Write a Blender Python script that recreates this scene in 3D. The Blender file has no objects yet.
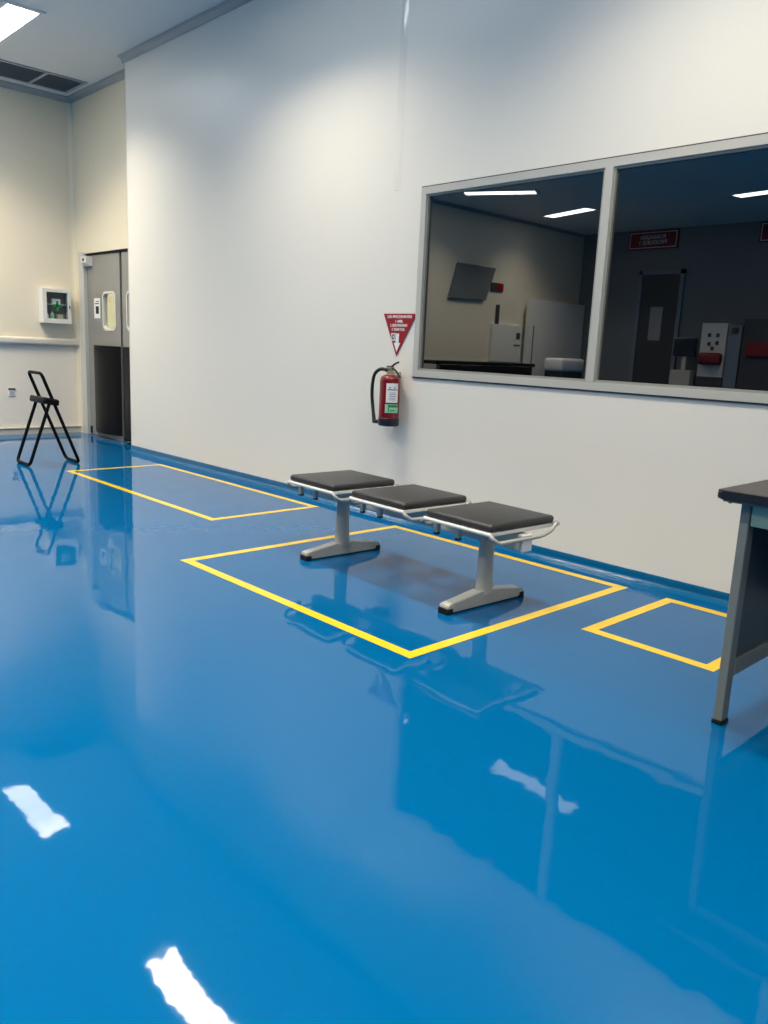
import bpy, bmesh, math, random
from mathutils import Vector, Matrix
random.seed(4)
C = bpy.context.scene.collection
PI = math.pi
R = math.radians

# ---------------------------------------------------------------- materials
def s2l(v):
    v /= 255.0
    return v / 12.92 if v <= 0.04045 else ((v + 0.055) / 1.055) ** 2.4
def rgb(r, g, b): return (s2l(r), s2l(g), s2l(b), 1.0)
MATS = {}
def mat(name, col, rough=0.5, metal=0.0, ior=1.5, coat=0.0, coat_rough=0.05,
        noise=0.0, nscale=8.0, bump=0.0, bscale=30.0, bdist=0.002, bstretch=(1, 1, 1),
        emit=None, estr=0.0, rvar=0.0):
    m = bpy.data.materials.new(name); m.use_nodes = True
    nt = m.node_tree; b = nt.nodes['Principled BSDF']
    b.inputs['Base Color'].default_value = col
    b.inputs['Roughness'].default_value = rough
    b.inputs['Metallic'].default_value = metal
    b.inputs['IOR'].default_value = ior
    b.inputs['Coat Weight'].default_value = coat
    b.inputs['Coat Roughness'].default_value = coat_rough
    if emit:
        b.inputs['Emission Color'].default_value = emit
        b.inputs['Emission Strength'].default_value = estr
    if noise or bump or rvar:
        tc = nt.nodes.new('ShaderNodeTexCoord')
    if noise or rvar:
        n = nt.nodes.new('ShaderNodeTexNoise'); n.inputs['Scale'].default_value = nscale
        n.inputs['Detail'].default_value = 4.0
        nt.links.new(tc.outputs['Object'], n.inputs['Vector'])
    if noise:
        mx = nt.nodes.new('ShaderNodeMix'); mx.data_type = 'RGBA'
        mx.inputs[6].default_value = tuple(c * (1 - noise) for c in col[:3]) + (1,)
        mx.inputs[7].default_value = tuple(min(1, c * (1 + noise)) for c in col[:3]) + (1,)
        nt.links.new(n.outputs['Fac'], mx.inputs[0])
        nt.links.new(mx.outputs[2], b.inputs['Base Color'])
    if rvar:
        mr = nt.nodes.new('ShaderNodeMapRange')
        mr.inputs['To Min'].default_value = max(0, rough - rvar); mr.inputs['To Max'].default_value = rough + rvar
        nt.links.new(n.outputs['Fac'], mr.inputs['Value']); nt.links.new(mr.outputs[0], b.inputs['Roughness'])
    if bump:
        mp = nt.nodes.new('ShaderNodeMapping'); mp.inputs['Scale'].default_value = bstretch; mp.inputs['Location'].default_value = (3.13, 1.71, 0.437)
        nt.links.new(tc.outputs['Object'], mp.inputs['Vector'])
        n2 = nt.nodes.new('ShaderNodeTexNoise'); n2.inputs['Scale'].default_value = bscale
        n2.inputs['Detail'].default_value = 1.5
        nt.links.new(mp.outputs[0], n2.inputs['Vector'])
        bp = nt.nodes.new('ShaderNodeBump'); bp.inputs['Strength'].default_value = bump
        bp.inputs['Distance'].default_value = bdist
        nt.links.new(n2.outputs['Fac'], bp.inputs['Height'])
        nt.links.new(bp.outputs[0], b.inputs['Normal'])
        if coat: nt.links.new(bp.outputs[0], b.inputs['Coat Normal'])
    MATS[name] = m
    return m

M_floor = mat('floor_epoxy', rgb(0, 86, 141), rough=0.03, ior=1.34, noise=0.025, nscale=1.3)
M_base = mat('baseboard_epoxy', rgb(0, 92, 142), rough=0.14, bump=1.0, bscale=9.0, bdist=0.002, noise=0.05, nscale=5)
M_wall = mat('wall_panel_white', rgb(232, 231, 224), rough=0.34, noise=0.012, nscale=1.5,
             bump=0.6, bscale=2.0, bdist=0.002)
M_cream = mat('wall_panel_cream', rgb(230, 223, 202), rough=0.4, noise=0.015, nscale=1.2)
M_lower = mat('wall_panel_lower', rgb(228, 226, 218), rough=0.4, noise=0.015, nscale=1.2)
M_ceil = mat('ceiling_paint', rgb(214, 216, 216), rough=0.6, noise=0.02, nscale=0.8)
M_crown = mat('crown_grey', rgb(160, 165, 168), rough=0.45)
M_seam = mat('seam_sealant', rgb(232, 231, 224), rough=0.13, bump=0.5, bscale=14, bdist=0.003, bstretch=(1, 1, .35))
M_alu = mat('window_aluminium', rgb(190, 191, 186), rough=0.35, metal=0.0, coat=0.2)
M_alu_in = mat('window_bead', rgb(150, 153, 148), rough=0.4)
M_gasket = mat('window_gasket', rgb(66, 68, 70), rough=0.6)
M_yellow = mat('yellow_line_paint', rgb(228, 190, 40), rough=0.06, ior=1.4, noise=0.05, nscale=14)
M_pad = mat('black_vinyl', rgb(40, 41, 43), rough=0.42, bump=0.25, bscale=260, bdist=0.0006, noise=0.08, nscale=20)
M_white = mat('white_coated_steel', rgb(216, 217, 214), rough=0.3)
M_silver = mat('silver_coated_steel', rgb(168, 170, 166), rough=0.38, noise=0.03, nscale=15)
M_cap = mat('black_plastic_cap', rgb(16, 16, 18), rough=0.5, ior=1.3)
M_tube = mat('black_steel_tube', rgb(8, 8, 9), rough=0.5, ior=1.2)
M_red = mat('extinguisher_red', rgb(118, 8, 20), rough=0.25, coat=0.3)
M_signred = mat('sign_red', rgb(150, 14, 30), rough=0.4)
M_signdark = mat('sign_dark_red', rgb(126, 22, 36), rough=0.5)
M_navy = mat('navy_band', rgb(24, 28, 44), rough=0.4)
M_black = mat('black_rubber', rgb(18, 19, 20), rough=0.5)
M_paper = mat('white_print', rgb(236, 238, 240), rough=0.45)
M_blueink = mat('blue_print', rgb(46, 74, 140), rough=0.5)
M_darkink = mat('dark_print', rgb(40, 44, 52), rough=0.5)
M_green = mat('green_print', rgb(28, 142, 84), rough=0.45)
M_mint = mat('mint_print', rgb(150, 206, 178), rough=0.45)
M_brass = mat('valve_metal', rgb(176, 178, 150), rough=0.35, metal=0.6)
M_door = mat('door_steel', rgb(150, 151, 149), rough=0.38, metal=0.25, noise=0.03, nscale=3)
M_doorrim = mat('vision_rim', rgb(222, 222, 216), rough=0.4)
M_kick = mat('kick_plate_black', rgb(12, 13, 17), rough=0.38, ior=1.22)
M_gap = mat('door_gap_dark', rgb(16, 16, 17), rough=0.8)
M_jamb = mat('door_jamb_grey', rgb(196, 198, 194), rough=0.4)
M_rail = mat('bumper_rail', rgb(206, 203, 194), rough=0.45)
M_skirt = mat('skirting_grey', rgb(196, 194, 184), rough=0.45)
M_skirtline = mat('skirting_groove', rgb(120, 119, 112), rough=0.5)
M_grille = mat('vent_grille_grey', rgb(152, 158, 160), rough=0.55)
M_ventback = mat('vent_dark', rgb(120, 126, 130), rough=0.7)
M_fixture = mat('light_frame_white', rgb(222, 224, 224), rough=0.5)
M_diffuser = mat('light_diffuser', rgb(240, 240, 240), rough=0.5, emit=(1.0, 0.985, 0.95, 1), estr=10.0)
M_top = mat('desk_top_black', rgb(70, 69, 70), rough=0.42, noise=0.1, nscale=4)
M_edge = mat('desk_edge_black', rgb(30, 30, 32), rough=0.35)
M_leg = mat('desk_grey_steel', rgb(114, 120, 116), rough=0.4, noise=0.04, nscale=10)
M_panel = mat('desk_panel_steel', rgb(58, 64, 66), rough=0.45)
M_drawer = mat('desk_drawer_green', rgb(152, 176, 156), rough=0.42)
M_cab = mat('cabinet_white', rgb(226, 227, 224), rough=0.4)
M_shelfdark = mat('cabinet_inside', rgb(120, 116, 122), rough=0.7)
M_glassdark = mat('monitor_glass', rgb(26, 40, 58), rough=0.1)
M_greybrd = mat('grey_board', rgb(104, 112, 116), rough=0.7)
M_greydark = mat('dark_grey_steel', rgb(66, 70, 76), rough=0.5)
M_far = mat('far_wall_grey', rgb(120, 126, 132), rough=0.5)
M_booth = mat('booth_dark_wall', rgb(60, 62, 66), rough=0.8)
M_maroon = mat('maroon_case', rgb(120, 24, 40), rough=0.4)
M_bluegrey = mat('column_bluegrey', rgb(126, 136, 152), rough=0.5)

def ripple(m, layers):
    # gentle unevenness of the self-levelled epoxy: tilts the shading normal with smooth noise
    nt = m.node_tree; b = nt.nodes['Principled BSDF']
    tc = nt.nodes.new('ShaderNodeTexCoord'); geo = nt.nodes.new('ShaderNodeNewGeometry')
    cur = geo.outputs['Normal']
    for sc_, amp in layers:
        n = nt.nodes.new('ShaderNodeTexNoise'); n.inputs['Scale'].default_value = sc_; n.inputs['Detail'].default_value = 1.0
        nt.links.new(tc.outputs['Object'], n.inputs['Vector'])
        su = nt.nodes.new('ShaderNodeVectorMath'); su.operation = 'SUBTRACT'; su.inputs[1].default_value = (.5, .5, .5)
        mu = nt.nodes.new('ShaderNodeVectorMath'); mu.operation = 'MULTIPLY'; mu.inputs[1].default_value = (amp, amp, 0)
        ad = nt.nodes.new('ShaderNodeVectorMath'); ad.operation = 'ADD'
        nt.links.new(n.outputs['Color'], su.inputs[0]); nt.links.new(su.outputs[0], mu.inputs[0])
        nt.links.new(cur, ad.inputs[0]); nt.links.new(mu.outputs[0], ad.inputs[1]); cur = ad.outputs[0]
    no = nt.nodes.new('ShaderNodeVectorMath'); no.operation = 'NORMALIZE'
    nt.links.new(cur, no.inputs[0]); N = no.outputs[0]
    # clear glossy film over a coloured body
    df = nt.nodes.new('ShaderNodeBsdfDiffuse'); gl = nt.nodes.new('ShaderNodeBsdfGlossy'); gl.distribution = 'GGX'
    gl.inputs['Roughness'].default_value = b.inputs['Roughness'].default_value; gl.inputs['Color'].default_value = (1, 1, 1, 1)
    if b.inputs['Base Color'].is_linked: nt.links.new(b.inputs['Base Color'].links[0].from_socket, df.inputs['Color'])
    else: df.inputs['Color'].default_value = b.inputs['Base Color'].default_value
    fr = nt.nodes.new('ShaderNodeFresnel'); fr.inputs['IOR'].default_value = b.inputs['IOR'].default_value
    nt.links.new(N, fr.inputs['Normal']); nt.links.new(N, gl.inputs['Normal'])
    mx = nt.nodes.new('ShaderNodeMixShader'); nt.links.new(fr.outputs[0], mx.inputs[0])
    nt.links.new(df.outputs[0], mx.inputs[1]); nt.links.new(gl.outputs[0], mx.inputs[2])
    nt.links.new(mx.outputs[0], nt.nodes['Material Output'].inputs['Surface'])
    nt.nodes.remove(b)
for m_ in (M_floor, M_yellow): ripple(m_, ((7.0, .016), (26.0, .012)))

def two_tone(name, up, low, z, rough):
    m = bpy.data.materials.new(name); m.use_nodes = True
    nt = m.node_tree; b = nt.nodes['Principled BSDF']; b.inputs['Roughness'].default_value = rough
    tc = nt.nodes.new('ShaderNodeTexCoord'); sp = nt.nodes.new('ShaderNodeSeparateXYZ')
    gt = nt.nodes.new('ShaderNodeMath'); gt.operation = 'GREATER_THAN'; gt.inputs[1].default_value = z
    mx = nt.nodes.new('ShaderNodeMix'); mx.data_type = 'RGBA'
    mx.inputs[6].default_value = low; mx.inputs[7].default_value = up
    nt.links.new(tc.outputs['Object'], sp.inputs[0]); nt.links.new(sp.outputs[2], gt.inputs[0])
    nt.links.new(gt.outputs[0], mx.inputs[0]); nt.links.new(mx.outputs[2], b.inputs['Base Color'])
    return m
M_back = two_tone('back_wall_two_tone', rgb(228, 221, 203), rgb(238, 232, 221), 1.04, 0.42)

def glass_mat(name, tint, ior):
    m = bpy.data.materials.new(name); m.use_nodes = True
    nt = m.node_tree
    for n in list(nt.nodes): nt.nodes.remove(n)
    out = nt.nodes.new('ShaderNodeOutputMaterial'); mx = nt.nodes.new('ShaderNodeMixShader')
    fr = nt.nodes.new('ShaderNodeFresnel'); fr.inputs['IOR'].default_value = ior
    t = nt.nodes.new('ShaderNodeBsdfTransparent'); t.inputs['Color'].default_value = tint
    g = nt.nodes.new('ShaderNodeBsdfGlossy'); g.inputs['Roughness'].default_value = 0.0
    g.inputs['Color'].default_value = (0.95, 0.98, 1.0, 1)
    geo = nt.nodes.new('ShaderNodeNewGeometry'); sub = nt.nodes.new('ShaderNodeMath'); sub.operation = 'SUBTRACT'; sub.inputs[0].default_value = 1.0
    mul = nt.nodes.new('ShaderNodeMath'); mul.operation = 'MULTIPLY'     # only the outer face of a pane mirrors (no total inner reflection)
    nt.links.new(geo.outputs['Backfacing'], sub.inputs[1]); nt.links.new(fr.outputs[0], mul.inputs[0]); nt.links.new(sub.outputs[0], mul.inputs[1])
    nt.links.new(mul.outputs[0], mx.inputs[0]); nt.links.new(t.outputs[0], mx.inputs[1])
    nt.links.new(g.outputs[0], mx.inputs[2]); nt.links.new(mx.outputs[0], out.inputs['Surface'])
    return m
M_pane = glass_mat('tinted_pane', (0.10, 0.11, 0.12, 1), 2.8)
M_clear = glass_mat('clear_pane', (0.92, 0.95, 0.94, 1), 1.35)

# ---------------------------------------------------------------- mesh helpers
def box(bm, x0, x1, y0, y1, z0, z1, bev=0.0, seg=2, rot=None, pivot=None):
    g = bmesh.ops.create_cube(bm, size=1.0)
    vs = g['verts']
    for v in vs:
        v.co = Vector(((x0 + x1) / 2 + v.co.x * (x1 - x0), (y0 + y1) / 2 + v.co.y * (y1 - y0), (z0 + z1) / 2 + v.co.z * (z1 - z0)))
    if bev > 0:
        es = list({e for v in vs for e in v.link_edges})
        r = bmesh.ops.bevel(bm, geom=es, offset=bev, segments=seg, affect='EDGES', profile=0.5)
        vs = list({v for f in r['faces'] for v in f.verts} | {v for v in vs if v.is_valid})
    if rot is not None:
        p = Vector(pivot) if pivot else Vector(((x0 + x1) / 2, (y0 + y1) / 2, (z0 + z1) / 2))
        for v in vs: v.co = p + rot @ (v.co - p)
    return vs
def tube(bm, pts, rad, n=10, closed=False, caps=True):
    pts = [Vector(p) for p in pts]; k = len(pts)
    rads = rad if isinstance(rad, (list, tuple)) else [rad] * k
    rings = []; prev = None
    for i, p in enumerate(pts):
        if closed: t = pts[(i + 1) % k] - pts[i - 1]
        elif i == 0: t = pts[1] - p
        elif i == k - 1: t = p - pts[-2]
        else: t = (pts[i + 1] - p).normalized() + (p - pts[i - 1]).normalized()
        t.normalize()
        if prev is None:
            u = t.orthogonal().normalized()
        else:
            u = prev - t * prev.dot(t)
            u = u.normalized() if u.length > 1e-6 else t.orthogonal().normalized()
        prev = u; w = t.cross(u)
        rings.append([bm.verts.new(p + (u * math.cos(2 * PI * j / n) + w * math.sin(2 * PI * j / n)) * rads[i]) for j in range(n)])
    m = k if closed else k - 1
    for i in range(m):
        a, b = rings[i], rings[(i + 1) % k]
        for j in range(n): bm.faces.new((a[j], a[(j + 1) % n], b[(j + 1) % n], b[j]))
    if caps and not closed:
        bm.faces.new(rings[0][::-1]); bm.faces.new(rings[-1])
def fillet(pts, r, seg=5, closed=False):
    P = [Vector(p) for p in pts]; out = []
    k = len(P)
    for i, p in enumerate(P):
        if not closed and i in (0, k - 1): out.append(p); continue
        a = (P[i - 1] - p); b = (P[(i + 1) % k] - p)
        d = min(r, a.length * .49, b.length * .49)
        a = p + a.normalized() * d; b = p + b.normalized() * d
        for s in range(seg + 1):
            t = s / seg
            out.append(a * (1 - t) ** 2 + p * 2 * t * (1 - t) + b * t * t)
    return out
def lathe(bm, prof, cx, cy, n=28, cap=True):
    rings = []
    for r, z in prof:
        rings.append([bm.verts.new((cx + r * math.cos(2 * PI * j / n), cy + r * math.sin(2 * PI * j / n), z)) for j in range(n)])
    for a, b in zip(rings, rings[1:]):
        for j in range(n): bm.faces.new((a[j], a[(j + 1) % n], b[(j + 1) % n], b[j]))
    if cap:
        bm.faces.new(rings[0][::-1]); bm.faces.new(rings[-1])
def arcpatch(bm, cx, cy, r, a0, a1, z0, z1, t=0.0015, n=12):
    """a curved label sheet of thickness t on a vertical cylinder"""
    cols = []
    for i in range(n + 1):
        a = a0 + (a1 - a0) * i / n
        cols.append([bm.verts.new((cx + q * math.cos(a), cy + q * math.sin(a), z)) for q, z in ((r, z0), (r + t, z0), (r + t, z1), (r, z1))])
    for a, b in zip(cols, cols[1:]):
        for j in range(4): bm.faces.new((a[j], a[(j + 1) % 4], b[(j + 1) % 4], b[j]))
    bm.faces.new(cols[0]); bm.faces.new(cols[-1][::-1])
def prism(bm, poly, axis, a, b):
    """poly in the two remaining axes, extruded from a to b along axis 'x','y' or 'z'"""
    def pt(u, v, w):
        return {'x': (w, u, v), 'y': (u, w, v), 'z': (u, v, w)}[axis]
    A = [bm.verts.new(pt(u, v, a)) for u, v in poly]; B = [bm.verts.new(pt(u, v, b)) for u, v in poly]
    n = len(poly)
    bm.faces.new(A[::-1]); bm.faces.new(B)
    for i in range(n): bm.faces.new((A[i], A[(i + 1) % n], B[(i + 1) % n], B[i]))
def rrect(u0, u1, v0, v1, r, seg=6):
    out = []
    for cu, cv, a0 in ((u1 - r, v1 - r, 0), (u0 + r, v1 - r, 90), (u0 + r, v0 + r, 180), (u1 - r, v0 + r, 270)):
        for s in range(seg + 1):
            a = R(a0 + 90 * s / seg); out.append((cu + r * math.cos(a), cv + r * math.sin(a)))
    return out
def ring_prism(bm, outer, inner, axis, a, b):
    def pt(u, v, w):
        return {'x': (w, u, v), 'y': (u, w, v), 'z': (u, v, w)}[axis]
    n = len(outer)
    L = [[bm.verts.new(pt(u, v, w)) for u, v in P] for P, w in ((outer, a), (inner, a), (inner, b), (outer, b))]
    for q in range(4):
        A, B = L[q], L[(q + 1) % 4]
        for i in range(n): bm.faces.new((A[i], A[(i + 1) % n], B[(i + 1) % n], B[i]))

def rframe(bm, axis, a, b, u0, u1, v0, v1, wu0, wu1=None, wv0=None, wv1=None):
    wu1 = wu0 if wu1 is None else wu1; wv0 = wu0 if wv0 is None else wv0; wv1 = wv0 if wv1 is None else wv1
    ring_prism(bm, [(u0, v0), (u1, v0), (u1, v1), (u0, v1)], [(u0 + wu0, v0 + wv0), (u1 - wu1, v0 + wv0), (u1 - wu1, v1 - wv1), (u0 + wu0, v1 - wv1)], axis, a, b)

def obj(name, bm, m, parent=None, smooth=False):
    bmesh.ops.recalc_face_normals(bm, faces=bm.faces[:])
    me = bpy.data.meshes.new(name); bm.to_mesh(me); bm.free()
    if smooth:
        for p in me.polygons: p.use_smooth = True
        try: me.set_sharp_from_angle(angle=R(40))
        except Exception: pass
    me.materials.append(m)
    o = bpy.data.objects.new(name, me); C.objects.link(o)
    if parent is not None: o.parent = parent
    return o
def tag(o, label, cat, group=None):
    o['label'] = label; o['category'] = cat
    if group: o['group'] = group
    return o
def thing(name, label, cat, loc=(0, 0, 0), rz=0, group=None):
    o = bpy.data.objects.new(name, None); C.objects.link(o)
    o.empty_display_size = 0.1
    o.location = loc; o.rotation_euler = (0, 0, rz)
    return tag(o, label, cat, group)
def struct(name, bm, m, parent=None, smooth=False):
    o = obj(name, bm, m, parent, smooth)
    if parent is None: o['kind'] = 'structure'
    return o
def copy_tree(o, parent=None):
    c = o.copy(); C.objects.link(c)
    if parent is not None: c.parent = parent
    for ch in list(o.children): copy_tree(ch, c)
    return c
def text_bm(s, size, mw, thick=0.0006, align='CENTER', xs=1.0):
    cu = bpy.data.curves.new('lettering', 'FONT'); cu.body = s; cu.size = size
    cu.align_x = align; cu.align_y = 'CENTER'; cu.extrude = thick; cu.resolution_u = 3; cu.offset = size * .018
    to = bpy.data.objects.new('lettering_tmp', cu); C.objects.link(to)
    dg = bpy.context.evaluated_depsgraph_get(); dg.update()
    me = bpy.data.meshes.new_from_object(to.evaluated_get(dg))
    bm = bmesh.new(); bm.from_mesh(me)
    bpy.data.objects.remove(to); bpy.data.curves.remove(cu); bpy.data.meshes.remove(me)
    for v in bm.verts: v.co = mw @ Vector((v.co.x * xs, v.co.y, v.co.z))
    return bm
def basis(origin, right, up):
    right = Vector(right).normalized(); up = Vector(up).normalized(); n = right.cross(up)
    m = Matrix.Identity(4)
    for i in range(3):
        m[i][0] = right[i]; m[i][1] = up[i]; m[i][2] = n[i]; m[i][3] = origin[i]
    return m
NB = bmesh.new

# ---------------------------------------------------------------- dimensions
ZC = 3.687           # ceiling height
XR = 0.2154          # recessed door wall
YB = 9.417           # back wall
YE = 7.64            # far end of the window wall
XL, YF = -11.4, -4.5 # left and front limits
YB2, XS = 10.05, -3.4  # deeper part of the back wall
W0, W1, WZ0, WZ1 = 1.045, 3.675, 0.962, 2.112   # window opening

# ---------------------------------------------------------------- room shell
b = NB(); box(b, XL - .1, 2.6, YF - .1, 10.2, -0.12, 0.0); struct('floor', b, M_floor)
b = NB(); box(b, XL - .1, 2.6, YF - .1, 10.2, ZC, ZC + .1); struct('ceiling', b, M_ceil)
b = NB()
box(b, 0, XR, YF, W0, 0, ZC); box(b, 0, XR, W1, YE, 0, ZC)
box(b, 0, XR, W0, W1, 0, WZ0); box(b, 0, XR, W0, W1, WZ1, ZC)
struct('wall_right', b, M_wall)
DY0, DY1, DZ = 7.66, 9.20, 2.03     # door opening
b = NB()
box(b, XR, XR + .12, YE - .1, DY0, 0, ZC); box(b, XR, XR + .12, DY1, YB, 0, ZC); box(b, XR, XR + .12, DY0, DY1, DZ, ZC)
struct('wall_recess', b, M_cream)
b = NB(); box(b, XS, XR + .12, YB, YB + .1, 0, ZC); box(b, XS - .1, XS, YB, YB2, 0, ZC); box(b, XL, XS, YB2, YB2 + .1, 0, ZC)
struct('wall_back', b, M_back)
b = NB(); box(b, XL - .1, XL, YF, YB2 + .1, 0, ZC); struct('wall_left', b, M_far)
b = NB(); box(b, XL, XR, YF - .1, YF, 0, ZC); struct('wall_front', b, M_cream)

# coved epoxy baseboard
def cove(y0, y1, h=0.058, r=0.045):
    b = NB()
    prof = [(0.0, 0.0), (0.0, h), (-.003, h), (-.005, h - .003)]
    for s in range(7):
        a = R(90 * s / 6); prof.append((-.006 - .028 * (1 - math.cos(a)), .0305 - .029 * math.sin(a)))
    prof.append((-.036, 0.0))
    prism(b, [(u, v) for u, v in prof], 'y', y0, y1)
    return b
struct('baseboard_right', cove(YF, YE), M_base, smooth=True)
b = NB(); box(b, XS, XR, YB - .018, YB, 0, .056); box(b, XS, XR, YB - .026, YB, .064, .076)
struct('baseboard_back', b, M_skirt)
b = NB(); box(b, XS, XR, YB - .012, YB, .056, .064); struct('trim_1', b, M_skirtline)

# crown trims (coved) along the ceiling
def crown(axis, fixed, sgn, a, c, s=0.055):
    b = NB(); P = [(0, 0), (0, -s), (sgn * .008, -s)]
    for q in range(7):
        t = R(90 * q / 6); P.append((sgn * (s - (s - .008) * math.cos(t)), -s + (s - .008) * math.sin(t)))
    P += [(sgn * s, 0)]
    P = [(fixed + u, ZC + v) for u, v in P]
    prism(b, P, axis, a, c)
    return b
struct('trim_2', crown('y', 0, -1, YF, YE + .05), M_crown, smooth=True)
struct('trim_3', crown('y', XR, -1, YE + .05, YB), M_crown, smooth=True)
struct('trim_4', crown('x', YB, -1, XS, XR), M_crown, smooth=True)
struct('trim_5', crown('x', YB2, -1, XL, XS), M_crown, smooth=True)
# coved strip in the corner between back wall and door wall
b = NB(); P = [(XR, YB), (XR - .04, YB)]
for q in range(6):
    t = R(90 * q / 5); P.append((XR - .04 + .037 * math.sin(t), YB - .04 + .037 * math.cos(t)))
P.append((XR, YB - .04)); prism(b, P, 'z', .07, ZC - .05); struct('trim_6', b, M_cream, smooth=True)
# bumper rail
b = NB()
prism(b, [(YB, 1.085), (YB - .03, 1.085), (YB - .045, 1.075), (YB - .05, 1.06), (YB - .05, 1.025), (YB - .045, 1.012), (YB - .03, 1.004), (YB, 1.004)], 'x', XS, XR)
struct('trim_7', b, M_rail)
# glossy sealed panel joint on the window wall
b = NB(); P = []
for q in range(9):
    t = -1 + q / 4.0; P.append((0 - .0025 * (1 - t * t), 3.905 + t * .032))
P += [(0.0, 3.937), (0.0, 3.873)]
P = P[:9]
prism(b, P, 'z', 2.12, ZC - .05); struct('trim_8', b, M_seam, smooth=True)
# end cap strip on the outer corner of the window wall
b = NB(); box(b, -.004, XR, YE, YE + .006, .0, ZC - .05); struct('trim_9', b, M_wall)

# ---------------------------------------------------------------- window
FW = .042
b = NB(); rframe(b, 'x', -.012, .10, W0, W1, WZ0, WZ1, FW)
win = struct('window_1', b, M_alu)
b = NB(); box(b, -.014, .10, 2.338, 2.385, WZ0 + FW, WZ1 - FW, .002); obj('mullion', b, M_alu, win)
b = NB(); rframe(b, 'x', -.007, -.0005, W0 - .005, W1 + .005, WZ0 - .009, WZ1 + .007, .005, .005, .009, .007)
obj('gasket', b, M_gasket, win)
for (p0, p1) in ((2.385, W1 - FW), (W0 + FW, 2.338)):
    b = NB(); rframe(b, 'x', -.004, .05, p0, p1, WZ0 + FW, WZ1 - FW, .012); obj('glazing_bead', b, M_alu_in, win)
    b = NB(); box(b, .014, .020, p0 + .006, p1 - .006, WZ0 + FW + .004, WZ1 - FW - .004)
    g = obj('glass_pane', b, M_pane, win); g['label'] = 'dark reflective glass pane'
# dark booth behind the glass
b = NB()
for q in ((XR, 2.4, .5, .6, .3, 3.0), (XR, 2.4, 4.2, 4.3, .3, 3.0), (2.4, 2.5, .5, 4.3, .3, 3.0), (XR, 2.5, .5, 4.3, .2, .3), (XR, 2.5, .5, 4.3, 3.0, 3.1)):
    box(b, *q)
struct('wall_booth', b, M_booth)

# ---------------------------------------------------------------- double swing door
b = NB()
box(b, XR - .012, XR + .12, DY1 - .03, DY1 + .10, 0, DZ + .02, .004)
door = struct('door_1', b, M_jamb)
b = NB(); box(b, XR + .02, XR + .1, DY0, DY1 - .03, DZ - .022, DZ); obj('head_gap', b, M_gap, door)
b = NB(); box(b, XR + .075, XR + .1, 8.30, 8.36, .01, DZ - .02); obj('meeting_gap', b, M_gap, door)
def leaf(y0, y1, wy0, wy1, ka, kb):
    b = NB()
    x0, x1 = XR + .03, XR + .07
    wz0, wz1 = 1.205, 1.60
    # leaf with a rounded opening
    o_ = [(y0, .003), (y1, .003), (y1, DZ - .024), (y0, DZ - .024)]
    inn = rrect(wy0, wy1, wz0, wz1, .06, 6)
    # outer loop with the same vertex count, by angle
    cu, cv = (wy0 + wy1) / 2, (wz0 + wz1) / 2
    out = []
    for (u, v) in inn:
        du, dv = u - cu, v - cv
        ts = []
        if du > 1e-9: ts.append((y1 - cu) / du)
        if du < -1e-9: ts.append((y0 - cu) / du)
        if dv > 1e-9: ts.append((DZ - .024 - cv) / dv)
        if dv < -1e-9: ts.append((.003 - cv) / dv)
        t = min(ts); out.append((cu + du * t, cv + dv * t))
    for cor in o_:   # snap nearest ring vertex to each corner
        k = min(range(len(out)), key=lambda i: (out[i][0] - cor[0]) ** 2 + (out[i][1] - cor[1]) ** 2); out[k] = cor
    ring_prism(b, out, inn, 'x', x0, x1)
    lf = obj('door_leaf', b, M_door, door)
    b = NB(); ring_prism(b, rrect(wy0 - .012, wy1 + .012, wz0 - .012, wz1 + .012, .07, 6), rrect(wy0 + .008, wy1 - .008, wz0 + .008, wz1 - .008, .055, 6), 'x', x0 - .006, x1 + .004)
    obj('vision_rim', b, M_doorrim, lf)
    b = NB(); prism(b, rrect(wy0 + .004, wy1 - .004, wz0 + .004, wz1 - .004, .058, 6), 'x', x0 + .016, x0 + .02); obj('vision_glass', b, M_clear, lf)
    # bulging kick plate
    b = NB(); k0, k1 = y0 + ka, y1 - kb
    P = [(x0, k0), (x0, k1)]
    for q in range(13):
        t = q / 12.0; P.append((x0 - .004 - .075 * math.sin(PI * t) ** .8, k1 + (k0 - k1) * t))
    prism(b, P, 'z', .06, 1.03)
    obj('kick_plate', b, M_kick, lf, smooth=True)
    b = NB(); box(b, x0 - .012, x0, y1 - .04, y1 - .005, .02, .10, .003); obj('pivot_hinge', b, M_cap, lf)
    return lf
leaf(8.355, 9.168, 8.475, 8.77, .004, .135)
leaf(7.665, 8.305, 7.90, 8.195, .06, .004)
# corridor beyond the doors
b = NB()
box(b, 2.6, 2.7, 7.3, 13.1, 0, 2.6); box(b, XR + .13, 2.6, 7.2, 7.3, 0, 2.6); box(b, XR + .13, 2.6, 13.0, 13.1, 0, 2.6); box(b, XR + .13, 2.7, 7.2, 13.1, 2.6, 2.7); box(b, XR + .13, XR + .2, YB, 13.1, 0, 2.6); box(b, XR + .13, 2.7, 10.2, 13.1, -.12, 0)
struct('wall_corridor', b, M_cream)
b = NB(); box(b, 2.57, 2.6, 7.4, 13.0, 0.08, 1.30); struct('trim_10', b, M_green)
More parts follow.
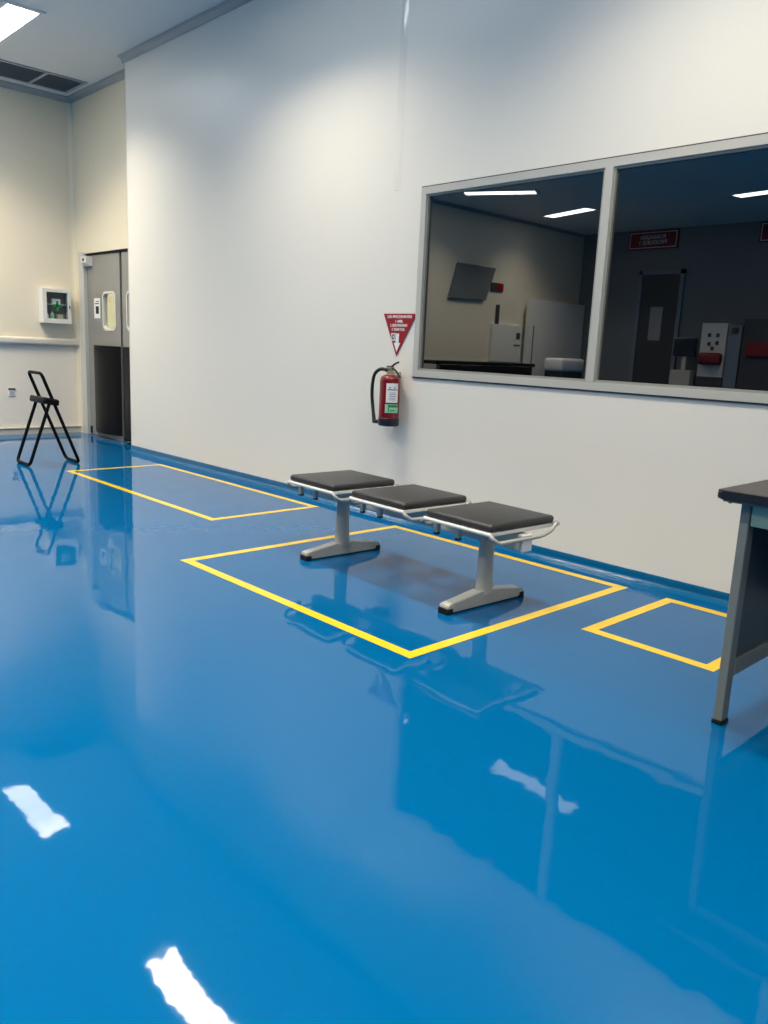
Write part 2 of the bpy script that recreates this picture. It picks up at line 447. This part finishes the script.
# sign and sensor on the door
t = thing('door_notice', 'white paper notice with dark pictogram on the grey swing door', 'notice', (XR + .0295, 8.92, 1.435))
b = NB(); box(b, -.004, 0, -.075, .075, -.11, .11, .0008); obj('notice_sheet', b, M_paper, t)
b = NB(); box(b, -.0055, -.004, -.045, .03, -.06, .02); box(b, -.0055, -.004, -.05, .05, .045, .055); box(b, -.0055, -.004, -.05, .02, .07, .078)
lathe(b, [(.018, 0.02), (.018, .021)], -.005, -.005, 10)
obj('pictogram', b, M_darkink, t)
t = thing('door_sensor', 'small white sensor box at the top left corner of the swing door', 'sensor', (XR + .029, 9.085, 1.945))
b = NB(); prism(b, [(-.075, .05), (0, .05), (0, -.05), (-.04, -.05), (-.075, -.02)], 'y', -.07, .07); obj('housing', b, M_white, t)
b = NB(); box(b, -.078, -.074, -.02, .02, .0, .025); obj('lens', b, M_cap, t)

# ---------------------------------------------------------------- ceiling lights and vent
lamp_col = (1.0, 0.865, 0.675)
LAMP_W, SPREAD = 40.0, 119
def make_light(name='ceiling_light'):
    t = thing(name, 'x', 'light')
    b = NB()
    rframe(b, 'z', -.014, 0, -.165, .165, -.615, .615, .04)
    obj('light_frame', b, M_fixture, t)
    b = NB(); box(b, -.125, .125, -.575, .575, -.010, -.002); obj('diffuser', b, M_diffuser, t)
    return t
proto = make_light()
la = bpy.data.lights.new('tube_lamp', 'AREA'); la.shape = 'RECTANGLE'; la.size = .24; la.size_y = 1.14
la.energy = LAMP_W; la.color = lamp_col; la.spread = R(SPREAD)
lo = bpy.data.objects.new('tube_lamp', la); C.objects.link(lo)
lo.parent = proto; lo.location = (0, 0, -.018)
spots = [(-1.06, 7.80), (-1.11, 4.50), (-1.11, 1.7), (-1.75, 8.74), (-1.11, -2.2),  # the light nearest the back wall is an unseen one added to brighten it
         (-3.34, 7.40), (-3.34, 4.75), (-3.34, 1.50), (-3.34, -1.8),
         (-6.85, 8.7), (-6.75, 2.9), (-6.75, .2), (-6.75, -2.0),
         (-8.95, 8.80), (-8.95, 5.25), (-5.0, 3.7), (-5.0, 5.1), (-5.0, 1.5), (-5.0, -1.2)]  # the closing row is unseen fill, added to brighten the walls
rots = {13: 16, 14: 8, 9: -28}
light_labels = {1: 'ceiling light mirrored in the blue floor at the bottom of the photo', 9: 'ceiling light mirrored at the upper left of the left window pane', 13: 'ceiling light mirrored beside the mullion in the left window pane', 14: 'ceiling light mirrored in the right window pane'}
for i, (x, y) in enumerate(spots):
    o = proto if i == 0 else copy_tree(proto)
    o.location = (x, y, ZC); o.rotation_euler.z = R(rots.get(i, 0))
    if i == 0: o['label'] = 'bright rectangular ceiling light near the vent over the folding chair'
    elif i in light_labels: o['label'] = light_labels[i]
    else:
        o['label'] = 'rectangular ceiling light outside the view, from the hall rows or added as wall fill'
        o['group'] = 'ceiling lights outside the view'
lc = bpy.data.lights.new('corridor_lamp', 'AREA'); lc.shape = 'RECTANGLE'; lc.size = .3; lc.size_y = 1.2; lc.energy = 70; lc.color = (1, .93, .86)
lo = bpy.data.objects.new('corridor_lamp', lc); C.objects.link(lo); lo.location = (1.4, 10.9, 2.58)

t = thing('ceiling_vent', 'double grey slatted air vent in the ceiling above the first aid box', 'vent', (-.30, 8.96, ZC))
b = NB()
rframe(b, 'z', -.012, 0, -.47, -.004, -.275, .255, .035, .016, .03)
rframe(b, 'z', -.012, 0, -.004, .40, -.275, .255, .016, .035, .03)
obj('vent_frame', b, M_crown, t)
for (x0, x1) in ((-.435, -.02), (.012, .365)):
    b = NB(); box(b, x0, x1, -.245, .225, -.003, 0); g = obj('grille', b, M_ventback, t)
    b = NB(); n = 15
    for k in range(n):
        y = -.235 + k * .45 / (n - 1)
        box(b, x0, x1, y - .009, y + .009, -.0085, -.0060, rot=Matrix.Rotation(R(28), 3, 'X'))
    obj('slats', b, M_grille, g)

# ---------------------------------------------------------------- yellow floor markings
def marking(x0, x1, y0, y1, label, w=.05):
    b = NB()
    o_ = [(x0, y0), (x1, y0), (x1, y1), (x0, y1)]; i_ = [(x0 + w, y0 + w), (x1 - w, y0 + w), (x1 - w, y1 - w), (x0 + w, y1 - w)]
    ring_prism(b, o_, i_, 'z', 0.0002, 0.0012)
    tag(obj('floor_marking', b, M_yellow), label, 'floor marking')
marking(-1.07, -.184, 4.371, 6.681, 'far yellow rectangle painted on the blue floor beside the folding chair')
marking(-1.707, -.143, 1.942, 3.632, 'large yellow rectangle painted on the blue floor around the bench')
marking(-.887, -.141, 1.16, 1.734, 'small yellow rectangle painted on the blue floor by the desk')

# ---------------------------------------------------------------- beam bench
bench = thing('waiting_bench', 'silver three seat beam bench with black padded seats on the blue floor', 'bench', (-.942, 2.738, 0), R(-2.6))
SY = (.54, 0, -.535)
def rot_seat(): pass
for sy in SY:
    b = NB()   # cushion
    vs = box(b, -.215, .215, sy - .198, sy + .198, .397, .432, .016, 4)
    for v in b.verts:
        if v.co.z > .42:
            q = (1 - min(1, abs(v.co.x) / .208) ** 2) * (1 - min(1, abs(v.co.y - sy) / .19) ** 2); v.co.z += .004 * q
    obj('seat_pad', b, M_pad, bench, smooth=True)
    b = NB()   # pan and tubular frame
    box(b, -.210, .210, sy - .196, sy + .196, .380, .397, .004)
    fr = obj('seat_frame', b, M_white, bench)
    b = NB()
    tube(b, fillet([(-.212, sy - .20, .389), (-.212, sy + .20, .389)], .01), .0095)
    obj('front_rail', b, M_white, fr, smooth=True)
    b = NB(); tube(b, [(.212, sy - .20, .389), (.212, sy + .20, .389)], .0095); obj('rear_rail', b, M_white, fr, smooth=True)
    for s in (-1, 1):
        b = NB()
        e = sy + s * .20
        path = fillet([(-.212, e - s * .01, .389), (-.216, e + s * .014, .376), (-.185, e + s * .018, .354), (.10, e + s * .018, .354), (.165, e + s * .018, .370), (.200, e + s * .014, .398), (.206, e + s * .012, .400)], .025)
        tube(b, path, .0088)
        tube(b, [(.200, e + s * .014, .399), (.214, e + s * .012, .400)], .0125)
        tube(b, [(.207, e - s * .02, .391), (.205, e + s * .014, .399)], .008)
        obj('side_loop', b, M_silver, fr, smooth=True)
    for q in (.055, .19):
        b = NB(); box(b, -.15, -.03, sy + q - .012, sy + q + .012, .364, .381, .002); box(b, -.15, -.126, sy + q - .012, sy + q + .012, .318, .37, .003)
        br = obj('bracket', b, M_silver, bench)
        b = NB(); box(b, -.149, -.127, sy + q - .011, sy + q + .011, .308, .318, .002); obj('bracket_tip', b, M_cap, br)
b = NB(); box(b, -.030, .032, -.75, .75, .298, .372, .006); bm_o = obj('beam', b, M_silver, bench)
for s in (-1, 1):
    b = NB(); box(b, -.031, .033, s * .752 - .006, s * .752 + .006, .297, .373, .004); obj('end_cap', b, M_white, bm_o)
for py in (-.530, .525):
    b = NB()
    n = 20
    prof = [(.046, .036, .055), (.045, .034, .09), (.040, .030, .16), (.040, .030, .29), (.046, .036, .302), (.050, .038, .312), (.050, .038, .372)]
    rings = [[b.verts.new((rx * math.cos(2 * PI * j / n), py + ry * math.sin(2 * PI * j / n), z)) for j in range(n)] for rx, ry, z in prof]
    for A, B in zip(rings, rings[1:]):
        for j in range(n): b.faces.new((A[j], A[(j + 1) % n], B[(j + 1) % n], B[j]))
    b.faces.new(rings[0][::-1]); b.faces.new(rings[-1])
    obj('post', b, M_silver, bench, smooth=True)
    b = NB()
    prism(b, [(-.256, .006), (.254, .006), (.254, .040), (.235, .046), (.05, .072), (-.05, .072), (-.24, .046), (-.256, .040)], 'y', py - .028, py + .028)
    bmesh.ops.bevel(b, geom=b.edges[:], offset=.004, segments=2, affect='EDGES')
    ft = obj('foot', b, M_silver, bench)
    for (x0, x1) in ((-.260, -.224), (.224, .258)):
        b = NB(); box(b, x0, x1, py - .030, py + .030, .0, .027, .003); obj('foot_cap', b, M_cap, ft)

# ---------------------------------------------------------------- folding chair
ch = thing('folding_chair', 'black tubular folding chair standing open by the back wall', 'chair', (-1.03, 7.168, 0))
yf, yn, r = .150, -.150, .0140
def lx(z, a, bb): return a[0] + (bb[0] - a[0]) * (z - a[1]) / (bb[1] - a[1])
A0, A1 = (-.21, r), (-.02, .555)
b = NB(); tube(b, fillet([(A1[0], yf, A1[1]), (A0[0], yf, A0[1]), (A0[0], yn, A0[1]), (A1[0], yn, A1[1])], .045, 6), r, 12); obj('leg_frame', b, M_tube, ch, smooth=True)
B0, B1 = (.222, r), (-.083, .797)
yf2, yn2 = yf - .026, yn + .026
yf2, yn2 = yf - .004, yn + .004
# back frame: one closed hoop that is legs below and backrest above (set just inside the other frame)
def bp(z): return lx(z, B0, B1)
b = NB()
pts = [(B0[0], yf2, B0[1]), (bp(.797), yf2, .797), (bp(.797), yn2, .797), (B0[0], yn2, B0[1])]
tube(b, fillet(pts, .045, 6, closed=True), r, 12, closed=True); obj('back_frame', b, M_tube, ch, smooth=True)
b = NB()
box(b, -.080, .055, -.165, .165, .528, .584, .014, 3, rot=Matrix.Rotation(R(10), 3, 'Y'))
obj('seat', b, M_cap, ch, smooth=True)
for s in (-1, 1):
    b = NB(); box(b, -.070, .050, s * .172 - .006, s * .172 + .006, .532, .572, .003, rot=Matrix.Rotation(R(10), 3, 'Y')); obj('seat_bracket', b, M_tube, ch)

# ---------------------------------------------------------------- fire extinguisher
EX, EY, ER = -.085, 3.802, .066
ext = thing('fire_extinguisher', 'red fire extinguisher with black hose hanging on the white wall under the triangular sign', 'fire extinguisher', (0, 0, 0))
b = NB(); lathe(b, [(ER, .684), (ER, .925), (ER * .97, .940), (ER * .88, .952), (ER * .66, .961), (ER * .42, .966), (.024, .967)], EX, EY, 36)
obj('cylinder', b, M_red, ext, smooth=True)
b = NB(); lathe(b, [(ER - .012, .633), (ER - .002, .635), (ER + .002, .641), (ER + .002, .684), (ER, .686)], EX, EY, 36); obj('base_band', b, M_navy, ext, smooth=True)
b = NB(); lathe(b, [(.027, .970), (.027, .982), (.02, .985), (.02, 1.0), (.024, 1.003), (.024, 1.014), (.016, 1.016)], EX, EY, 18); obj('valve', b, M_brass, ext, smooth=True)
b = NB()
tube(b, fillet([(EX, EY + .02, 1.004), (EX - .005, EY - .005, 1.010), (EX - .01, EY - .045, 1.036), (EX - .015, EY - .085, 1.048)], .03), .0065, 8)
box(b, EX - .011, EX + .011, EY - .015, EY + .03, 1.0, 1.022, .003)
obj('lever', b, M_black, ext, smooth=True)
b = NB(); tube(b, fillet([(EX, EY + .01, 1.008), (EX - .01, EY - .05, 1.002), (EX - .015, EY - .105, .952)], .05), .0065, 8); obj('handle', b, M_black, ext, smooth=True)
b = NB(); lathe(b, [(.009, 0), (.009, .006)], 0, 0, 14)
for v in b.verts: v.co = Vector((EX - .022 - v.co.z, EY + .012 + v.co.y, .995 + v.co.x))
obj('gauge', b, M_darkink, ext)
hp = [(EX - .012, EY + .02, .992), (EX - .02, EY + .07, .998), (EX - .02, EY + .125, .968), (EX - .02, EY + .146, .905), (EX - .02, EY + .148, .83), (EX - .02, EY + .136, .75), (EX - .025, EY + .118, .69)]
def smoothpath(P, k=6):
    P = [Vector(p) for p in P]; out = []
    for i in range(len(P) - 1):
        p0 = P[max(0, i - 1)]; p1 = P[i]; p2 = P[i + 1]; p3 = P[min(len(P) - 1, i + 2)]
        for s in range(k):
            t = s / k
            out.append(.5 * ((2 * p1) + (p2 - p0) * t + (2 * p0 - 5 * p1 + 4 * p2 - p3) * t * t + (3 * p1 - p0 - 3 * p2 + p3) * t ** 3))
    return out + [P[-1]]
b = NB(); tube(b, smoothpath(hp), .0115, 10); ho = obj('hose', b, M_black, ext, smooth=True)
b = NB(); tube(b, [(EX - .025, EY + .121, .702), (EX - .028, EY + .112, .675), (EX - .03, EY + .104, .645)], [.0125, .013, .0145], 10)
tube(b, [(EX - .03, EY + .105, .655), (EX - .02, EY + .062, .655)], .013, 10); obj('nozzle', b, M_black, ho, smooth=True)
ac = R(180 + 62)   # labels turned a little toward the room's near end
b = NB(); arcpatch(b, EX, EY, ER + .0003, ac - .62, ac + .62, .788, .912); lab = obj('instruction_label', b, M_paper, ext); lab['label'] = 'white instruction label'
b = NB()
arcpatch(b, EX, EY, ER + .0015, ac - .52, ac + .52, .868, .874, .0006)
for k in range(5): arcpatch(b, EX, EY, ER + .0015, ac - .30, ac + (.35 - .05 * (k % 2)), .850 - k * .011, .853 - k * .011, .0005)
arcpatch(b, EX, EY, ER + .0015, ac - .36, ac - .20, .880, .888, .0006, 4); arcpatch(b, EX, EY, ER + .0015, ac + .12, ac + .28, .880, .888, .0006, 4)
obj('label_print', b, M_blueink, lab)
b = NB(); arcpatch(b, EX, EY, ER + .0003, ac - .68, ac + .72, .722, .778); lab2 = obj('inspection_label', b, M_mint, ext); lab2['label'] = 'pale green inspection label'
b = NB(); arcpatch(b, EX, EY, ER + .0015, ac - .38, ac + .70, .758, .774, .0006); arcpatch(b, EX, EY, ER + .0015, ac - .38, ac - .28, .726, .758, .0006, 3); arcpatch(b, EX, EY, ER + .0015, ac - .2, ac + .3, .735, .742, .0006)
obj('label_print', b, M_green, lab2)
b = NB(); box(b, -.018, .001, EY - .012, EY + .012, .80, .985, .003); box(b, EX + .015, -.002, EY - .010, EY + .010, .970, .982, .003); obj('wall_bracket', b, M_silver, ext)

# ---------------------------------------------------------------- triangular sign
sg = thing('triangular_sign', 'red triangular sign with white lettering and down arrow above the fire extinguisher', 'sign', (0, 3.828, 1.356))
def tri(h0, h1): pass
b = NB(); prism(b, [(.146, 0), (-.158, 0), (0.012, -.270)], 'x', -.006, -.001); obj('sign_plate', b, M_signred, sg)
b = NB(); prism(b, [(.038, -.186), (.022, -.186), (.020, -.126), (-.008, -.126), (-.006, -.186), (-.022, -.186), (.010, -.243)], 'x', -.0072, -.006); obj('arrow', b, M_paper, sg)
b = NB(); prism(b, [(.060, -.172), (.026, -.172), (.026, -.124), (.066, -.124)], 'x', -.0072, -.006); pc = obj('pictogram_panel', b, M_paper, sg)
b = NB(); ring_prism(b, rrect(.033, .056, -.165, -.131, .006), rrect(.040, .049, -.157, -.139, .003), 'x', -.0082, -.0072); obj('pictogram', b, M_darkink, pc)
def wall_text(s, size, y, z, x, m, parent, xs=1.0, name='lettering'):
    return obj(name, text_bm(s, size, basis((x, y, z), (0, -1, 0), (0, 0, 1)), xs=xs), m, parent)
for s, size, z, y, xs in (('CARA PENGGUNAAN APAR', .026, -.020, -.004, .70), ('1. AMBIL', .024, -.049, -.002, .8), ('2. LEPAS PENGAMAN', .024, -.075, 0.0, .70), ('3. TEKAN TUAS', .024, -.101, .004, .72)):
    wall_text(s, size, y, z, -.0066, M_paper, sg, xs)

# ---------------------------------------------------------------- first aid cabinet and socket on the back wall
fa = thing('first_aid_cabinet', 'white wall cabinet with glass door and green cross on the back wall', 'cabinet', (-.055, YB, 1.252))
b = NB()
hw, hh, dp = .158, .375, .105
rframe(b, 'y', -dp, -.001, -hw, hw, 0, hh, .012)
obj('body', b, M_cab, fa)
b = NB(); box(b, -hw + .012, hw - .012, -.006, -.001, .012, hh - .012); obj('back_panel', b, M_shelfdark, fa)
b = NB(); box(b, -hw + .012, hw - .012, -dp + .02, -.006, .205, .211); obj('shelf', b, M_cab, fa)
b = NB()
rframe(b, 'y', -dp - .018, -dp - .0005, -hw, hw, 0, hh, .044, .036, .05, .036)
dr = obj('door', b, M_cab, fa)
b = NB(); box(b, -hw + .04, hw - .03, -dp - .010, -dp - .006, .046, hh - .03); obj('glass_pane', b, M_clear, dr)
b = NB()
box(b, -.014 + .004, .014 + .004, -dp - .0125, -dp - .0102, .14, .245); box(b, -.05 + .004, .05 + .004, -dp - .0125, -dp - .0102, .18, .208)
obj('green_cross', b, M_green, dr)
b = NB(); box(b, hw - .022, hw - .012, -dp - .026, -dp - .018, .17, .20, .002); obj('catch', b, M_cap, dr)
def content(name, label, cat, f, m):
    b = NB(); f(b); o = obj(name, b, m); o.location = (-.055, YB, 1.252); tag(o, label, cat)
content('bandage_box', 'white bandage box on the upper shelf of the first aid cabinet', 'box', lambda b: box(b, -.03, .06, -.07, -.02, .2112, .27, .003), M_paper)
content('medicine_bottle', 'slim white medicine bottle left on the bottom of the first aid cabinet', 'bottle', lambda b: lathe(b, [(.016, .0125), (.016, .085), (.008, .095), (.008, .108)], -.085, -.05, 12), M_paper)
content('ointment_carton', 'beige carton on the bottom right of the first aid cabinet', 'box', lambda b: box(b, .02, .085, -.075, -.03, .0125, .10, .002), M_skirt)
content('antiseptic_bottle', 'pale green bottle in the middle of the first aid cabinet', 'bottle', lambda b: lathe(b, [(.02, .0125), (.02, .10), (.01, .112), (.01, .13)], -.03, -.05, 12), M_mint)

so = thing('wall_socket', 'small grey wall socket low on the back wall beside the folding chair', 'socket', (-.548, YB, .476))
b = NB(); box(b, -.038, .038, -.009, -.001, -.045, .045, .003); obj('socket_plate', b, M_paper, so)
b = NB(); box(b, -.038, .038, -.012, -.009, .022, .044, .001); obj('flap', b, M_greydark, so)
b = NB(); box(b, -.024, .024, -.0105, -.009, -.032, .010, .001); obj('outlet', b, M_crown, so)

# ---------------------------------------------------------------- desk at the right
dk = thing('steel_desk', 'grey steel desk with black top at the right edge of the blue floor', 'desk', (-1.312, .972, 0))
def dx(bm, x0, x1, y0, y1, z0, z1, bev=0.0, seg=2): box(bm, x0, x1, y0, y1, z0, z1, bev, seg)
L, D = 1.20, .72     # length along -y, depth along +x
b = NB()
prism(b, rrect(-.046, D - .03, -L + .06, .062, .018, 5), 'z', .7245, .7515)
bmesh.ops.bevel(b, geom=[e for e in b.edges if abs(e.verts[0].co.z - e.verts[1].co.z) < 1e-6], offset=.007, segments=3, affect='EDGES')
obj('edge_band', b, M_edge, dk, smooth=True)
b = NB(); prism(b, rrect(-.037, D - .039, -L + .069, .053, .016, 5), 'z', .7505, .7522); obj('tabletop', b, M_top, dk)
b = NB(); dx(b, -.030, D - .05, -L + .075, .045, .7165, .7245, .002); obj('top_frame', b, M_leg, dk)
for (lx0, ly0) in ((0, -.029), (0, -L + .12), (D - .12, -.029), (D - .12, -L + .12)):
    b = NB(); dx(b, lx0, lx0 + .048, ly0, ly0 + .029, .012, .7165, .004); lg = obj('leg', b, M_leg, dk)
    b = NB(); dx(b, lx0 - .003, lx0 + .051, ly0 - .003, ly0 + .032, 0, .014, .004); obj('foot_cap', b, M_cap, lg)
b = NB(); dx(b, .006, .026, -L + .149, -.031, .648, .716, .003); ap = obj('drawer_front', b, M_drawer, dk)
b = NB(); dx(b, .026, D - .13, -L + .17, -.06, .65, .71); obj('drawer_box', b, M_panel, dk)
for ly in (-.018, -L + .131):
    b = NB(); dx(b, .048, D - .12, ly - .005, ly + .005, .215, .716, .001); obj('end_panel', b, M_panel, dk)
    b = NB(); dx(b, .048, D - .12, ly - .013, ly + .014, .158, .215, .003); obj('brace', b, M_leg, dk)
b = NB(); dx(b, D - .10, D - .09, -L + .149, -.029, .30, .716); obj('modesty_panel', b, M_panel, dk)
for xx in (.13, .20):
    b = NB(); lathe(b, [(.006, .712), (.006, .7165)], 0, 0, 8)
    for v in b.verts: v.co += Vector((xx - .14, .03, -.001))
    obj('screw', b, M_leg, dk)

# ---------------------------------------------------------------- far side of the hall (seen mirrored in the window)
b = NB(); box(b, -8.95, -6.2, -.35, .35, .93, .99, .004)
wb = thing('work_bench', 'long black topped work bench along the deep back wall, mirrored in the window', 'bench', (0, 9.62, 0))
obj('bench_top', b, M_edge, wb)
for x in (-8.88, -7.5, -6.3):
    for y in (-.3, .3):
        b = NB(); box(b, x - .025, x + .025, y - .025, y + .025, 0, .93, .003); obj('leg', b, M_leg, wb)
b = NB(); box(b, -8.85, -6.3, -.34, -.325, .55, .925); obj('front_panel', b, M_edge, wb)
pr = thing('slanted_panel', 'grey slanted panel on the deep back wall, mirrored in the window', 'board', (-7.83, YB2 - .04, 2.42))
b = NB(); prism(b, [(.43, .30), (-.64, .30), (-.40, -.30), (.62, -.32)], 'y', -.02, .02); obj('board', b, M_greybrd, pr)  # plain grey slanted four-sided panel against the deep back wall
b = NB(); box(b, -.012, .012, 0, .038, -.2, .28); obj('mount', b, M_greydark, pr)
es = thing('exit_sign', 'small red exit sign high on the deep back wall, mirrored in the window', 'sign', (-8.59, YB2 - .001, 2.39))
b = NB(); box(b, -.18, .18, -.03, 0, -.075, .075, .004); obj('sign_case', b, M_greydark, es)
b = NB(); box(b, -.17, .02, -.034, -.03, -.05, .06); obj('sign_face', b, M_signred, es)
tp = thing('tall_partition', 'tall pale partition across the deep corner of the hall, mirrored in the window', 'partition', (-10.4, 9.9, 0))
b = NB(); box(b, -.95, .95, -.05, .05, .0, 2.24, .004); obj('partition_panel', b, M_cab, tp)
b = NB(); box(b, -.02, .78, -.056, -.05, .02, 1.70); dd = obj('partition_door', b, M_cab, tp)
b = NB(); box(b, .785, .82, -.054, -.05, .02, 1.73); obj('door_gap', b, M_greybrd, tp)
sc_ = thing('covered_scale', 'white covered machine on a stand near the deep back wall, mirrored in the window', 'machine', (-9.95, 9.3, 0))
b = NB(); box(b, -.40, .40, -.22, .22, .86, 1.12, .06, 4); obj('cover', b, M_paper, sc_, smooth=True)
b = NB(); box(b, -.36, .36, -.2, .2, 0, .86, .01); obj('stand', b, M_greydark, sc_)
pb = thing('switch_panel', 'white switch panel on the deep back wall, mirrored in the window', 'panel', (-8.95, YB2 - .001, 1.35))
b = NB(); box(b, -.45, .45, -.06, 0, -.35, .36, .004); obj('panel_box', b, M_cab, pb)
b = NB(); box(b, -.40, -.28, -.07, -.06, .10, .22); obj('switch', b, M_greydark, pb)
b = NB(); box(b, -.42, -.22, -.066, -.06, -.04, -.01); obj('name_strip', b, M_greydark, pb)
b = NB(); box(b, .30, .33, -.07, 0, .36, .72); obj('conduit', b, M_greydark, pb)

def hang_sign(y, lines, label):
    s = thing('wall_sign', label, 'sign', (XL, y, 3.685 - .02))
    b = NB(); box(b, .001, .03, -.53, .53, -.185, .01, .004) if False else box(b, .001, .03, -.53, .53, -.36, .0, .004); obj('sign_board', b, M_signdark, s)
    b = NB(); ring_prism(b, [(-.50, -.33), (.50, -.33), (.50, -.03), (-.50, -.03)], [(-.485, -.315), (.485, -.315), (.485, -.045), (-.485, -.045)], 'x', .030, .033); obj('border', b, M_paper, s)
    for k, tx in enumerate(lines):
        obj('lettering', text_bm(tx, .11, basis((.031, 0, -.13 - .1 * k), (0, 1, 0), (0, 0, 1))), M_paper, s)
hang_sign(8.45, ('RUANGAN', 'PRODUKSI 1'), 'dark red sign with two white lines above the mirrored doorway in the window')
hang_sign(5.85, ('RUANGAN', 'PRODUKSI 2'), 'dark red sign on the far wall cut off by the photo edge')
b = NB(); box(b, 0, .05, -.48, -.40, 0, 2.9); box(b, 0, .05, .40, .48, 0, 2.9); box(b, 0, .05, -.48, .48, 2.82, 2.9)
dfar = struct('door_2', b, M_bluegrey); dfar.location = (XL, 8.18, 0)
b = NB(); box(b, .004, .03, -.40, .40, 0, 2.82); obj('door_leaf', b, M_greydark, dfar)
b = NB(); box(b, .03, .034, -.10, .16, 1.55, 2.2); obj('door_notice', b, M_crown, dfar)
mo = thing('monitor', 'dark monitor on a pale pedestal by the far wall, mirrored in the window', 'monitor', (-11.1, 7.38, 0))
b = NB(); box(b, 0, .05, -.22, .22, 1.26, 1.6, .005); obj('screen', b, M_glassdark, mo)
b = NB(); box(b, -.12, .12, -.2, .2, 0, 1.0, .005); box(b, -.02, .02, -.04, .04, 1.0, 1.27); obj('pedestal', b, M_skirt, mo)
mc = thing('control_cabinet', 'white control cabinet with dark dials by the far wall, mirrored in the window', 'cabinet', (-11.15, 6.83, 0))
b = NB(); box(b, -.2, .12, -.24, .24, .9, 1.88, .006); obj('cabinet_box', b, M_cab, mc)
for (yy, zz) in ((-.08, 1.66), (.08, 1.66), (-.08, 1.52), (.07, 1.5), (.0, 1.42)):
    b = NB(); box(b, .12, .135, yy - .03, yy + .03, zz - .035, zz + .035, .01); obj('dial', b, M_greydark, mc)
b = NB(); box(b, -.2, .14, -.26, .24, .6, .9, .01); obj('base', b, M_greydark, mc)
b = NB(); box(b, .14, .3, -.24, .2, 1.12, 1.34, .06, 4); obj('cover', b, M_maroon, mc, smooth=True)
b = NB(); box(b, -.18, .1, -.22, .22, 0, .6); obj('plinth', b, M_greydark, mc)
pc_ = thing('machine_column', 'blue grey machine column by the far wall, mirrored in the window', 'column', (-11.1, 6.43, 0))
b = NB(); box(b, -.15, .1, -.12, .12, 0, 1.84, .006); obj('column', b, M_bluegrey, pc_)
b = NB(); box(b, .1, .13, -.05, .05, 1.70, 1.80); obj('gauge', b, M_greydark, pc_)
b = NB(); box(b, -.15, .25, -.4, .4, 0, 1.95, .01); mk = thing('dark_machine', 'tall dark machine at the edge of the window reflection by the far wall', 'machine', (-11.15, 5.84, 0)); obj('machine_body', b, M_greydark, mk)
b = NB(); box(b, .25, .3, -.15, .3, 1.3, 1.55, .01); obj('guard', b, M_maroon, mk)

# ---------------------------------------------------------------- world, camera, view
w = bpy.data.worlds.new('World'); bpy.context.scene.world = w; w.use_nodes = True
w.node_tree.nodes['Background'].inputs[0].default_value = (.02, .022, .025, 1)

yaw, pitch, roll, fpx = 0.7656346425699835, 0.19953431178996733, 0.0454373136573828, 799.835
cy, sy_ = math.cos(yaw), math.sin(yaw); cp, sp = math.cos(pitch), math.sin(pitch)
f = Vector((sy_ * cp, cy * cp, -sp)); rr = Vector((cy, -sy_, 0)); u = rr.cross(f)
cr, sr = math.cos(roll), math.sin(roll)
r2 = cr * rr + sr * u; u2 = -sr * rr + cr * u
cam = bpy.data.cameras.new('Camera'); co = bpy.data.objects.new('Camera', cam); C.objects.link(co)
mw = Matrix.Identity(4)
for i in range(3):
    mw[i][0] = r2[i]; mw[i][1] = u2[i]; mw[i][2] = -f[i]
mw[0][3], mw[1][3], mw[2][3] = -3.74209, 0.0, 1.12
co.matrix_world = mw
cam.sensor_fit = 'HORIZONTAL'; cam.sensor_width = 36.0; cam.lens = fpx / 768 * 36.0
cam.clip_start = .02; cam.clip_end = 100
sc = bpy.context.scene
sc.camera = co
sc.view_settings.view_transform = 'Standard'; sc.view_settings.look = 'None'
sc.view_settings.exposure = 0.0; sc.view_settings.gamma = 1.0; sc.view_settings.use_curve_mapping = False
sc.cycles.max_bounces = 10; sc.cycles.diffuse_bounces = 5; sc.cycles.glossy_bounces = 5
sc.cycles.transparent_max_bounces = 8; sc.cycles.caustics_reflective = False; sc.cycles.caustics_refractive = False
sc.cycles.use_denoising = True
